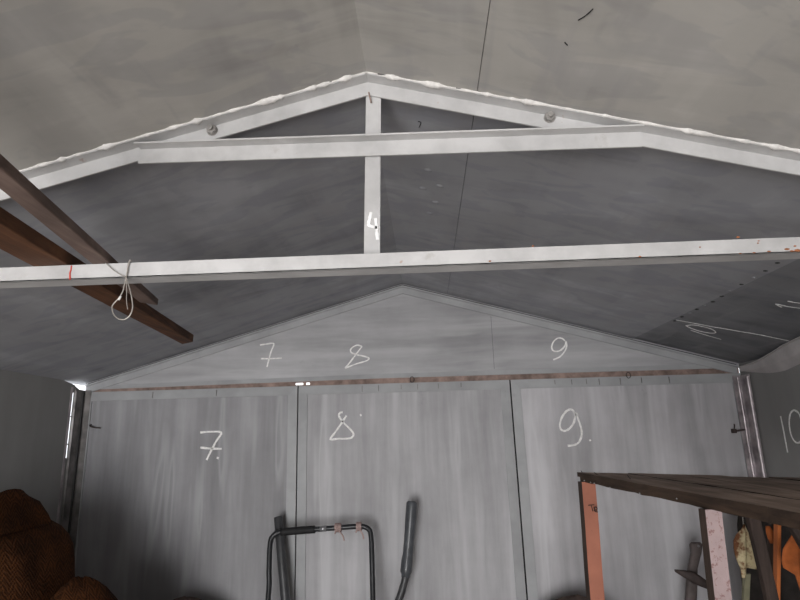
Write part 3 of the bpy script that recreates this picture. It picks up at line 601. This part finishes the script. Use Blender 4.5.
def leg(s0, s1, v0, v1, ztop, mats, lab, lean=0):
    mb = MB(); f = lambda s, v, z: Vector((T(s, v, z).x, T(s, v, z).y, z)); rings = []
    for i in range(13):
        z = ztop*i/12; j = .0015*noise.noise((z*9, s0*7, v0*5))-lean*(ztop-z)
        rings.append([f(s0, v0+j, z), f(s1, v0+j, z), f(s1, v1+j, z), f(s0, v1+j, z)])
    mb.loft(rings); o = mb.build('leg', mats, wbn); tag(o, lab)
    for p in o.data.polygons:
        if p.normal.y < -.7: p.material_index = 1
leg(.000, .030, -.009, .032, 1.414, (MLEGD, MORL), 'leg painted salmon on its front face', .022)
mb = MB()
for s in ([(0.5595, 1.3494), (0.5765, 1.3508)], [(0.5675, 1.350), (0.571, 1.333)], [(0.5745, 1.344), (0.5765, 1.337), (0.582, 1.3365), (0.584, 1.3415), (0.5795, 1.3445), (0.5755, 1.340), (0.5770, 1.3325), (0.585, 1.331)]):
    ribbon(mb, [(q[0], 1.7655, q[1]) for q in s], (0, -1, 0), .0022)
mb.build('pencil_mark', MDARK, [ch for ch in wbn.children if ch.name.startswith('leg')][0])
leg(.612, .634, -.012, .021, 1.406, (MLEGD, MPKL), 'leg with peeling pinkish-white paint on its front face', .034)
leg(.02, .06, .88, .92, 1.377, (MLEGD, MLEGD), None); leg(1.30, 1.34, .88, .92, 1.360, (MLEGD, MLEGD), None); leg(1.30, 1.335, .004, .036, 1.396, (MLEGD, MLEGD), None)
for s, v, dx, dz in ((.085, .02, -.012, .008), (.24, .04, -.008, .012), (.02, .0, -.004, .008)):   # splinters and bent nails on the edge
    MB().tube([T(s, v, 1.438), T(s, v, 1.438)+Vector((dx, 0, dz))], .0012, 6).build('bent_nail', MIRON, wbn)
for s in (.03, .075, .10, .20, .36, .52):
    MB().ball(T(s, -.001, 1.418+random.uniform(-.004, .004)), .0020, 1).build('nail_head', MCHR, wbn)

# ---------------------------------------------------------------- things kept under the bench
def ray(cx, cz, Y): return Vector((.1+cx*Y, Y, 1.5532-cz*Y))
def stick(name, a, b, wv, hv, mat, lab, cat):
    """a straight board from a (top) through b down to the floor"""
    a, b = Vector(a), Vector(b); d = (b-a)/(b.z-a.z); e = a+d*(.002-a.z)
    mb = MB(); mb.bar(a, e, wv, hv); o = mb.build(name, mat, base=e, bevel=.0015, seg=1); tag(o, lab, cat); return o
stick('dark_plank', ray(.5140, .1290, 1.45), ray(.5234, .2608, 1.47), (.026, 0, 0), (0, .02, 0), MDK, 'near-black plank leaning under the bench just right of the cream rag', 'plank')
stick('brown_board', ray(.5500, .1440, 1.72), ray(.5240, .2609, 1.80), (.020, 0, 0), (0, .02, 0), MLEGD, 'dark brown board standing left of the orange board under the bench', 'board')
stick('orange_board', ray(.5585, .1475, 1.64), ray(.5370, .2610, 1.706), (.010, 0, 0), (0, .02, 0), MORB, 'narrow orange painted board standing under the bench', 'board')
stick('pale_stick', ray(.4950, .2230, 1.80), ray(.4870, .2603, 1.83), (.016, 0, 0), (0, .016, 0), MSTK, 'pale greenish stick standing below the cream rag', 'stick')
stick('dark_post', ray(.572, .138, 1.36), ray(.612, .235, 1.36), (.016, 0, 0), (0, .02, 0), MDK, 'near-black post at the right edge in front of the orange cloth', 'post')

def hung(name, outline, Y, mat, lab, cat, amp=.006, freq=60, th=.008, seed=0, parent=None, N=18):
    """a hanging cloth: rows of (cx_left, cx_right, cz) give its edges; folds run down it"""
    mb = MB(); rings = []
    for i, (l, r, zc) in enumerate(outline):
        A, B = ray(l, zc, Y), ray(r, zc, Y); fr, bk_ = [], []
        for k in range(N+1):
            t = k/N; p = A.lerp(B, t); wob = amp*math.sin(p.x*freq*2*math.pi*.5+seed+i*.35)+amp*.6*noise.noise((p.x*40, p.z*18, seed))
            edge = max(.15, math.sin(math.pi*min(max(t, .02), .98)))
            fr.append(p+Vector((0, wob-th*edge, 0))); bk_.append(p+Vector((0, wob+th*edge, 0)))
        rings.append(fr+bk_[::-1])
    mb.loft(rings); return mb.build(name, mat, parent, base=ray(outline[0][0], outline[0][2], Y), smooth=True)
YR = 1.625
rg = hung('hanging_rag', [(.501, .508, .1490), (.496, .510, .1560), (.491, .512, .1650), (.4875, .513, .1750), (.4860, .515, .1850), (.4855, .517, .1950), (.4865, .519, .2060), (.4880, .5200, .2150)], YR+.02, MRAG, '', '', .010, 60, .006, .6)
tag(rg, 'stained cream rag hanging by a wire under the bench', 'rag')
hung('rag_corner', [(.4890, .4990, .2140), (.4895, .4975, .2220), (.4900, .4950, .2290)], YR+.02, MRAG, '', '', .004, 44, .006, .6, rg, 8)
MB().tube([ray(.504, .150, YR+.02), ray(.5045, .138, YR+.02), ray(.505, .1335, YR+.02)], .0012, 6).build('hanging_wire', MWIRE, rg)
YO = 1.58
oj = hung('orange_cloth', [(.5860, .600, .1450), (.5800, .602, .1560), (.5720, .604, .1700), (.5630, .603, .1880), (.5560, .600, .2050), (.5585, .598, .2160), (.5680, .597, .2240), (.5690, .595, .2360), (.5740, .593, .2480)], YO, MOR, '', '', .011, 46, .007, 2.2)
tag(oj, 'bright orange cloth hanging under the bench at the right edge', 'cloth')
dc = hung('dark_fill', [(.500, .63, .1300), (.494, .64, .1500), (.489, .65, .1900), (.487, .65, .2400), (.484, .65, .3000), (.482, .65, .3600)], 2.30, MSACK2, '', '', .012, 16, .012, .3, None, 30)  # dark sheet added to stand for the dark area behind the rag
tag(dc, 'near-black sheet added in the right corner for the dark area behind the cream rag', 'added sheet')
MB().tube([ray(.55, .1320, 2.30), ray(.56, .1250, 2.45), Vector((1.598, 2.45, 1.262))], .004, 8).build('hanging_peg', MIRON, dc)  # peg added to carry the dark sheet
oc = hung('orange_scrap', [(.5380, .5440, .1520), (.5370, .5480, .1600), (.5375, .5490, .1690), (.5400, .5450, .1780)], 1.72, MOR, '', '', .003, 30, .005, 1.1)
tag(oc, 'small orange scrap hanging between the dark plank and brown board', 'cloth')

# rusty cross-shaped tool against panel 9
tl = G['tool']; sh = lambda q, dy=0: Vector((q[0], 2.72+dy, q[2]))
tp = empty('rusty_pick', (.95, 2.51, 0)); tag(tp, 'rusty cross-shaped tool with a flared handle end against panel 9', 'tool')
mb = MB(); top_c = Vector((1.205, 2.60, 1.098)); cen = Vector((1.163, 2.585, .965)); dn = (Vector((1.140, 2.577, .865))-cen)/.100; ft = cen+dn*.962
rings = []
for p, wx, wy in ((top_c+Vector((0,0,.001)), .018, .008), (top_c+Vector((-.001, 0, -.006)), .025, .013), (top_c+Vector((-.006, -.002, -.04)), .020, .013), (Vector((1.172, 2.589, 1.0)), .0185, .013), (cen, .021, .014), (cen+dn*.1, .022, .015), (cen+dn*.5, .022, .015), (ft, .022, .015)):
    rings.append([p+Vector((wx*math.copysign(abs(math.cos(a))**.6, math.cos(a)), wy*math.copysign(abs(math.sin(a))**.6, math.sin(a)), 0)) for a in [2*math.pi*k/16 for k in range(16)]])
mb.loft(rings); hd = mb.build('handle', MTOOL, tp, smooth=True)
MB().tube([top_c+Vector((.003, -.0155, -.012)), top_c+Vector((.003, -.010, -.012))], .005, 12).build('hang_hole', MCHR, hd)
mb = MB(); rings = []
for t, h, yo in ((0, .006, 0), (.15, .016, -.014), (.35, .026, -.022), (.5, .024, -.024), (.7, .017, -.022), (.9, .011, -.016), (1, .004, -.012)):
    p = Vector((1.098, 2.58, .995)).lerp(Vector((1.268, 2.58, .905)), t)+Vector((0, yo, .010*math.sin(math.pi*t)))
    rings.append([p+Vector((0, .009*math.cos(a), h*math.sin(a)*.9)) for a in [2*math.pi*k/12 for k in range(12)]])
mb.loft(rings); mb.build('pick_head', MIRON, tp, smooth=True)

for o in bpy.data.objects:
    if '_w' in o: del o['_w']
